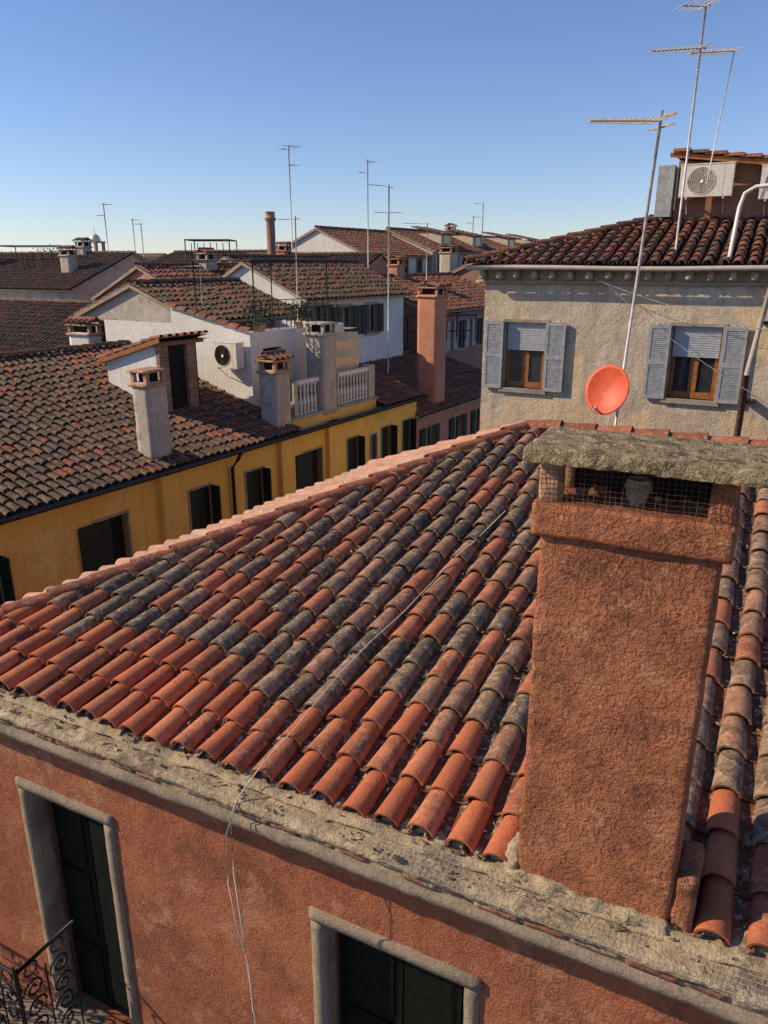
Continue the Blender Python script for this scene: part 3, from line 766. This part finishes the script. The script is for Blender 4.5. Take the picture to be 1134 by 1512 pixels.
for q in (5.63, 6.55):
    x = -3.8
    while x < -1.9:
        c = random.choice([(.38, .20, .13), (.44, .27, .17), (.32, .17, .11)])
        B.box(Y, q + R() * .01, q + .3, 1.78, 1.9, x, x + .06, 'brick', (*c, .7)); x += .072
    B.box(Y, q + .01, q + .29, 1.79, 1.89, -3.8, -1.9, 'ledge')
B.box(Y, 5.55, 7.1, 1.72, 1.95, -1.90, -1.80, 'brick', (.3, .17, .11, .7))
O = Y.p(7.2, 3.95, -2.33); S = (-Y.v + Vector((0, 0, .28))).normalized()
tiles(B, O, -Y.u, S, [(0, 0), (1.7, 0), (1.7, 2.45), (0, 2.45)], .24, .085, .36, col_redder, 'tile_old', 6)
B.poly([O - Vector((0, 0, .12)), O - Y.u * 1.7 - Vector((0, 0, .12)), O - Y.u * 1.7 + S * 2.45 - Vector((0, 0, .12)), O + S * 2.45 - Vector((0, 0, .12))], 'stone')
B.poly([O - Y.u * 1.7 - Vector((0, 0, .12)), O - Y.u * 1.7 - Vector((0, 0, .01)), O - Y.u * 1.7 + S * 2.45 - Vector((0, 0, .01)), O - Y.u * 1.7 + S * 2.45 - Vector((0, 0, .12))], 'wood')
B.obj('roof_dormer', yh)
B = MB()
B.box(Y, 8.4, 12.7, .0 + .002, 1.2, -4.3, -4.02, 'yellow')
B.box(Y, 8.4, 12.7, -.06, .26, -4.02, -3.94, 'stone')
for (a, b) in ((8.75, 9.75), (10.7, 12.3)):
    B.box(Y, a, b, .02, .2, -3.10, -3.0, 'white')
    x = a + .08
    while x < b - .03:
        for (za, zb_, ra, rb) in ((-3.94, -3.86, .05, .05), (-3.86, -3.66, .03, .055), (-3.66, -3.4, .055, .026), (-3.4, -3.18, .026, .04), (-3.18, -3.1, .05, .05)):
            B.tube([Y.p(x, .11, za), Y.p(x, .11, zb_)], ra, 'white', 8, r2=rb)
        x += .165
B.box(Y, 12.3, 12.62, .0, .3, -3.94, -2.95, 'plaster'); B.box(Y, 8.6, 8.75, .0, .25, -3.94, -2.98, 'plaster')
B.obj('terrace_balustrade', yh)
B = MB(); n = 26
for i in range(n):
    x = 10.75 + 1.5 * i / n; x2 = 10.75 + 1.5 * (i + 1) / n
    f = lambda q: .38 + .035 * math.sin(q * 9)
    rows = [(-1.85, 0), (-2.1, .03), (-2.35, .05), (-2.6, .05), (-2.85, .02), (-3.0, 0)]
    for (za, oa), (zb_, ob) in zip(rows, rows[1:]):
        k = 'cloth' if rows.index((za, oa)) % 2 else 'cream'
        B.poly([Y.p(x, f(x) - oa, za - .07 * (x - 10.75)), Y.p(x2, f(x2) - oa, za - .07 * (x2 - 10.75)), Y.p(x2, f(x2) - ob, zb_ - .07 * (x2 - 10.75)), Y.p(x, f(x) - ob, zb_ - .07 * (x - 10.75))], k)
B.obj('striped_awning')
chimney('chimney_stack', Y, 3.9, .25, .55, .48, -4.35, -2.1, 'plaster', True, False, 'flue')
chimney('chimney_stack', Y, 8.05, .2, .6, .55, -4.35, -2.3, 'plaster', True, True, 'flue')
chimney('chimney_stack', Y, 10.2, .25, .62, .6, -4.1, -1.5, 'plaster', True, False, 'plaster')
chimney('chimney_stack', Y, 17.25, .5, .78, .78, -5.2, -.72, 'pink', True, True, 'pink')
chimney('chimney_stack', E, -19.9, 17.95, .95, .5, -3.2, -1.78, 'white', True, True, 'flue')
def plant(name, P, r, n):
    B = MB()
    B.tube([P, P + Vector((0, 0, .3))], .12, 'flue', 10, r2=.16)
    for i in range(n):
        d = Vector((U_(-1, 1), U_(-1, 1), U_(-.3, 1.3))) * r; q = P + Vector((0, 0, .3 + r * .3)) + d
        a = Vector((U_(-1, 1), U_(-1, 1), U_(-1, 1))).normalized() * .05; b = a.cross(Vector((R(), R(), R()))).normalized() * .03
        B.add([q - a, q + b, q + a, q - b], [(0, 1, 2, 3)], 'leaf')
    B.obj(name)
plant('potted_shrub', Y.p(8.9, .7, -4.0), .35, 260); plant('potted_shrub', Y.p(9.5, .75, -4.0), .3, 220); plant('potted_shrub', Y.p(11.6, .8, -4.0), .3, 200)
plant('potted_shrub', Y.p(9.3, 1.7, -1.95), .4, 260); plant('potted_shrub', Y.p(11.2, 1.8, -1.95), .35, 240)

# white terrace house
wh = empty('white_terrace_house', Y.p(12, 5, GZ)); B = MB()
B.poly([Y.p(8.3, 1.2, -4.6), Y.p(8.3, 4.1, -4.6), Y.p(8.3, 4.1, -1.15), Y.p(8.3, 1.2, -1.75)][::-1], 'white')
B.wall(Y, 8.3, 12.7, -4.6, -1.75, 1.2, [(8.8, 9.6, -4.0, -2.2), (10.9, 11.7, -4.0, -2.2)], 'white', .15)
B.poly([Y.p(12.7, 1.2, GZ), Y.p(12.7, 4, GZ), Y.p(12.7, 4, -1.75), Y.p(12.7, 1.2, -1.75)], 'white')
B.poly([Y.p(8.3, 1.2, -1.95), Y.p(13.5, 1.2, -1.95), Y.p(13.5, 7, -1.95), Y.p(8.3, 7, -1.95)], 'stone')
B.poly([Y.p(8.3, 4.1, -4.6), Y.p(8.3, 7, -4.6), Y.p(8.3, 7, -1.6), Y.p(8.3, 4.1, -1.6)], 'white')
ridge(B, Y.p(8.3, 1.15, -1.73), Y.p(8.3, 4.2, -1.12), .13, .36, col_redder, 'tile_old', 6)
B.obj('lower_walls', wh)
B = MB()
x = 8.6
while x < 12.7: B.tube([Y.p(x, 1.3, -1.75), Y.p(x, 1.3, -.95)], .012, 'iron', 5); x += .35
for z in (-.95, -1.2, -1.45): B.tube([Y.p(8.6, 1.3, z), Y.p(12.7, 1.3, z)], .012, 'iron', 5)
for (u, v) in ((9, 1.6), (12.4, 1.6), (9, 3.8), (12.4, 3.8)): B.tube([Y.p(u, v, -1.9), Y.p(u, v, .1)], .02, 'iron', 5)
B.tube([Y.p(9, 1.6, .1), Y.p(12.4, 1.6, .1), Y.p(12.4, 3.8, .1), Y.p(9, 3.8, .1), Y.p(9, 1.6, .1)], .02, 'iron', 5)
B.obj('terrace_railing', wh)
gable_house('white_plaster_house', Y, 14.2, 21.2, 4, 8.6, GZ, -1.05, .05, 'white', [(14.5, 15.5, -3.0, -1.4), (16.4, 17.3, -2.6, -1.5), (18.3, 19.1, -2.6, -1.5), (16.4, 17.3, -5, -3.8), (18.3, 19.1, -5, -3.8)], ridge_v=6.5, over=.35, shut='green')
gable_house('low_lean_to_house', Y, 9.4, 14.1, 4.3, 9.4, GZ, -1.55, -.62, 'plaster', [(11.2, 12.0, -2.6, -1.75), (12.8, 13.5, -2.6, -1.75)], col_old, endops=[(-8.6, -7.9, -2.5, -1.75)], over=.3)
Fw = Fr((0, 0), 0); Fw.o = Y.p(8.3, 0, 0); Fw.u = -Y.v; Fw.v = Y.u
ac_unit('air_conditioner', Fw, -1.75, -.42, -2.66, .82, .66, .3)

gable_house('pink_stucco_house', Y, 15.35, 23.5, .05, 8, GZ, -4.95, -3.75, 'pink', [(16.0, 16.7, -7.0, -5.55), (18.3, 19.0, -7.0, -5.55), (20.2, 20.9, -7.0, -5.55), (21.8, 22.5, -7.0, -5.55)], col_redder, shut='green', ridge_v=4.2)
gable_house('brown_brick_house', Y, 22.5, 32, 3.5, 11, GZ, -1.9, -.6, 'brownwall', [(u, u + .8, z, z + 1.3) for u in (23.3, 25.3, 27.3, 29.3) for z in (-3.8, -6.6)], col_redder, shut='greyblue')
gable_house('brown_brick_house', Y, 32.3, 44, 2.5, 9.5, GZ, -1.4, .1, 'brownwall', [(u, u + .8, z, z + 1.3) for u in (33.3, 35.3, 37.3, 39.3, 41.3) for z in (-3.4, -6.2)], col_old, shut='green')
gable_house('low_tiled_house', Y, 21.5, 31, 11.2, 17, GZ, -1.0, .3, 'cream', [(u, u + .8, -2.8, -1.6) for u in (22.5, 24.8, 27, 29)], col_old)
gable_house('low_tiled_house', Y, 14.5, 21, 9.6, 15, GZ, -1.3, -.1, 'pink', [(u, u + .7, -3, -2) for u in (15.5, 18)], col_redder, endops=[(-14, -13.2, -3, -2), (-11.6, -10.8, -3, -2)], shut='green')
gable_house('white_gabled_house', Y, 31.3, 38.8, 12.5, 19.2, GZ, .6, 2.0, 'white', [(u, u + .7, -.8, .3) for u in (32, 33.8, 35.6, 37.4)] + [(u, u + .7, -3, -1.7) for u in (32, 33.8, 35.6, 37.4)], col_redder, endops=[(-18.2, -17.5, -.6, .35), (-14.8, -14.1, -.6, .35)], over=.35)
gable_house('terrace_row_house', Y, 39, 50, 12.2, 19, GZ, .9, 2.2, 'cream', [(u, u + .8, z, z + 1.2) for u in (39.6, 41.4, 43.2, 45, 46.8, 48.6) for z in (-.6, -3.4)], col_redder, shut='greyblue')
gable_house('terrace_row_house', Y, 50.3, 62, 12.0, 19, GZ, 1.0, 2.1, 'pink', [(u, u + .8, z, z + 1.2) for u in (51, 53, 55, 57, 59) for z in (-.6, -3.4)], col_redder)
for i, u in enumerate((41.5, 46.5, 53, 58)):
    e_ = empty('roof_dormer', Y.p(u, 13.5, 1.2)); B = MB()
    B.box(Y, u, u + 1.6, 12.9, 15, .9, 2.0, 'cream'); B.box(Y, u + .4, u + 1.2, 12.88, 12.899, 1.25, 1.85, 'glass'); B.obj('dormer_walls', e_)
    B = MB(); tiles(B, Y.p(u - .15, 12.7, 1.95), Y.u, (Y.v + Vector((0, 0, .2))).normalized(), [(0, 0), (1.9, 0), (1.9, 2.6), (0, 2.6)], .25, .085, .38, col_redder, 'tile_old', 4); B.obj('dormer_roof', e_)
gable_house('tiled_roof_house', E, -34, -20.2, 17.5, 26.5, GZ, -2.85, -1.5, 'cream', [], col_old)
gable_house('blue_grey_house', E, -23.3, -17.2, 25, 31, GZ, -2.0, -.75, 'plaster', [(-22.5, -21.6, -3.4, -2.4), (-20.2, -19.2, -3.4, -2.4)], col_old)
gable_house('grey_facade_house', E, -48, -33.2, 29.5, 38.5, GZ, -1.2, .55, 'plaster', [(u, u + .8, -3.3, -2.1) for u in (-46, -44, -42, -40, -38, -36, -34.6)], col_old, shut='greyblue')
gable_house('pale_plaster_house', E, -38.6, -28.5, 39.5, 48, GZ, -.35, .75, 'cream', [(u, u + .8, -2.2, -1) for u in (-37.5, -35.2, -33, -31)], col_old, endops=[(-47, -46.2, -2.2, -1.0), (-43, -42.2, -2.2, -1.0)])
gable_house('long_tiled_house', E, -29.5, -20.5, 36, 44, GZ, -.9, .5, 'pink', [(u, u + .8, -2.8, -1.6) for u in (-28.5, -26.5, -24.5, -22.5)], col_old)
ac_unit('air_conditioner', E, -23.0, 34.6, -.55, .95, .65, .35)
e_ = empty('round_brick_chimney', (-6.3, 45, .3)); B = MB()
B.tube([Vector((-6.3, 45, .2)), Vector((-6.3, 45, 2.3)), Vector((-6.3, 45, 2.45))], .24, 'brownwall', 14); B.tube([Vector((-6.3, 45, 2.3)), Vector((-6.3, 45, 2.42))], .32, 'brownwall', 14); B.tube([Vector((-6.3, 45, 2.42)), Vector((-6.3, 45, 2.75))], .26, 'flue', 14); B.obj('stack', e_)
chimney('chimney_stack', Y, 36.0, 9.5, .8, .8, -1, 1.0, 'cream', True, True, 'flue')
for (u, v, z0, z1, k) in ((48.2, 15.6, 1.5, 2.8, 'cream'), (26, 7.2, -1, .3, 'pink'), (18, 12, -.6, .5, 'plaster')):
    chimney('chimney_stack', Y, u, v, .6, .6, z0, z1, k, True, True)
for (u, v, z0, z1, k) in ((-37, 34, 0, 1.3, 'plaster'), (-43, 32, -.5, 1.0, 'white'), (-35.5, 31.5, -1, .8, 'plaster'), (-27, 40, 0, 1.1, 'pink')):
    chimney('chimney_stack', E, u, v, .7, .6, z0, z1, k, True, True)
def altana(name, P0, P1, d, z0, z1):
    B = MB(); P0 = Vector(P0); P1 = Vector(P1); dv = (P1 - P0).normalized(); s = Vector((-dv.y, dv.x, 0)) * d; V0 = Vector((0, 0, 1))
    for a in (P0, P1, P0 + s, P1 + s): B.tube([a + V0 * z0, a + V0 * z1], .03, 'iron', 5)
    B.tube([P0 + V0 * z1, P1 + V0 * z1, P1 + s + V0 * z1, P0 + s + V0 * z1, P0 + V0 * z1], .03, 'iron', 5)
    n = 7
    for i in range(n): q = P0.lerp(P1, i / n); B.tube([q + V0 * z0, q + V0 * (z0 + .9 * min(1, z1 - z0))], .02, 'iron', 4)
    B.tube([P0 + V0 * (z0 + .45), P1 + V0 * (z0 + .45)], .02, 'iron', 4); B.obj(name)
altana('roof_terrace_frame', (-9.9, 40, 0), (-7.7, 40, 0), 2, .1, 1.15)
altana('roof_terrace_frame', (-22.5, 46, 0), (-18.5, 46, 0), 3, -.2, 1.0)
altana('roof_terrace_frame', (1.0, 33, 0), (4.0, 34, 0), 2, -3.2, -2.1)

random.seed(11)
for i in range(95):
    y = U_(60, 210); x = U_(-.62, .30) * y
    az = random.choice([31.7, 116.9, 116.9, 100, 45]); F = Fr((x, y), az); w = U_(9, 18); d = U_(7, 10); ze = U_(-2.4, -.2)
    gable_house('distant_house', F, -w / 2, w / 2, -d / 2, d / 2, GZ, ze, ze + U_(1.2, 1.8), random.choice(['cream', 'pink', 'white', 'plaster', 'brownwall']),
                [(u_, u_ + .9, ze - 2.2, ze - .8) for u_ in (-w / 2 + 1, -w / 2 + 3.4, -w / 2 + 5.8)], simple=True)
bt = empty('bell_tower', (-71.7, 200, GZ)); B = MB(); F = Fr((-71.7, 200), 116.9)
B.box(F, -1.5, 1.5, -1.5, 1.5, GZ, 2.6, 'stone'); B.box(F, -1.8, 1.8, -1.8, 1.8, 2.6, 3.0, 'stone')
for a in (-1, 1):
    for b in (-1, 1): B.box(F, a * 1.25 - .3, a * 1.25 + .3, b * 1.25 - .3, b * 1.25 + .3, 3.0, 5.0, 'stone')
B.box(F, -1.7, 1.7, -1.7, 1.7, 5.0, 5.4, 'stone')
rings = 6; Bv = []
for i in range(rings + 1):
    t = i / rings * math.pi / 2; Bv += [F.p(1.35 * math.cos(t) * math.cos(j * math.pi / 6), 1.35 * math.cos(t) * math.sin(j * math.pi / 6), 5.4 + 1.7 * math.sin(t)) for j in range(12)]
B.add(Bv, [(i * 12 + j, i * 12 + (j + 1) % 12, (i + 1) * 12 + (j + 1) % 12, (i + 1) * 12 + j) for i in range(rings) for j in range(12)], 'galv', smooth=True)
B.tube([F.p(0, 0, 7), F.p(0, 0, 8.6)], .12, 'galv', 6, r2=.03); B.obj('tower_body', bt)
tr = empty('leafy_tree', (-21.5, 54, GZ)); B = MB()
B.tube([Vector((-21.5, 54, GZ)), Vector((-21.5, 54, -4)), Vector((-21.3, 54, -1))], .3, 'wood', 8, r2=.1)
for k in range(6): B.tube([Vector((-21.5, 54, -4 + k * .6)), Vector((-21.5 + U_(-2, 2), 54 + U_(-1.5, 1.5), -1 + k * .2))], .1, 'wood', 6, r2=.03)
B.obj('trunk', tr); B = MB()
cl = [Vector((-21.5 + U_(-1.6, 1.6), 54 + U_(-1.5, 1.5), U_(-2.5, .75))) for _ in range(16)]
for i in range(5500):
    c = random.choice(cl); q = c + Vector((random.gauss(0, .45), random.gauss(0, .45), random.gauss(0, .28)))
    a = Vector((U_(-1, 1), U_(-1, 1), U_(-1, 1))).normalized() * .09; b = a.cross(Vector((R(), R(), R()))).normalized() * .05
    B.add([q - a, q + b, q + a, q - b], [(0, 1, 2, 3)], 'leaf')
B.obj('crown', tr)
B = MB(); B.poly([(-4000, -4000, GZ), (4000, -4000, GZ), (4000, 4000, GZ), (-4000, 4000, GZ)], 'ground'); B.obj('ground')

# ------------------------------------------------------------------ light, sky, camera
AZ, EL = math.radians(272), math.radians(31)
sv = Vector((math.sin(AZ) * math.cos(EL), math.cos(AZ) * math.cos(EL), math.sin(EL)))
sd_ = bpy.data.lights.new('sun', 'SUN'); sd_.energy = 5.0; sd_.angle = math.radians(.5); sd_.color = (1, .82, .58)
so = bpy.data.objects.new('sun', sd_); so.rotation_mode = 'QUATERNION'; so.rotation_quaternion = sv.to_track_quat('Z', 'Y'); so.location = sv * 50; scene.collection.objects.link(so)
w = bpy.data.worlds.new('World'); scene.world = w; w.use_nodes = True; nt = w.node_tree
bg = nt.nodes['Background']; sk = nt.nodes.new('ShaderNodeTexSky'); sk.sky_type = 'NISHITA'; sk.sun_disc = False
sk.sun_elevation = EL; sk.sun_rotation = AZ; sk.air_density = 1.0; sk.dust_density = .0; sk.ozone_density = 2.5
mm = nt.nodes.new('ShaderNodeMix'); mm.data_type = 'RGBA'; mm.blend_type = 'MULTIPLY'; mm.inputs[0].default_value = 1
mm.inputs[7].default_value = (.95, 1.0, 1.25, 1)
nt.links.new(sk.outputs[0], mm.inputs[6]); nt.links.new(mm.outputs[2], bg.inputs[0]); bg.inputs[1].default_value = .11
cam = bpy.data.cameras.new('camera'); co = bpy.data.objects.new('camera', cam); scene.collection.objects.link(co)
cam.sensor_fit = 'VERTICAL'; cam.sensor_height = 36; cam.lens = 36 * 1120 / 1512; cam.clip_end = 8000; cam.clip_start = .05
co.location = (0, 0, 0); co.rotation_euler = (math.radians(90 - 18.1), 0, 0); scene.camera = co
scene.view_settings.view_transform = 'Standard'; scene.view_settings.look = 'None'; scene.view_settings.exposure = 0
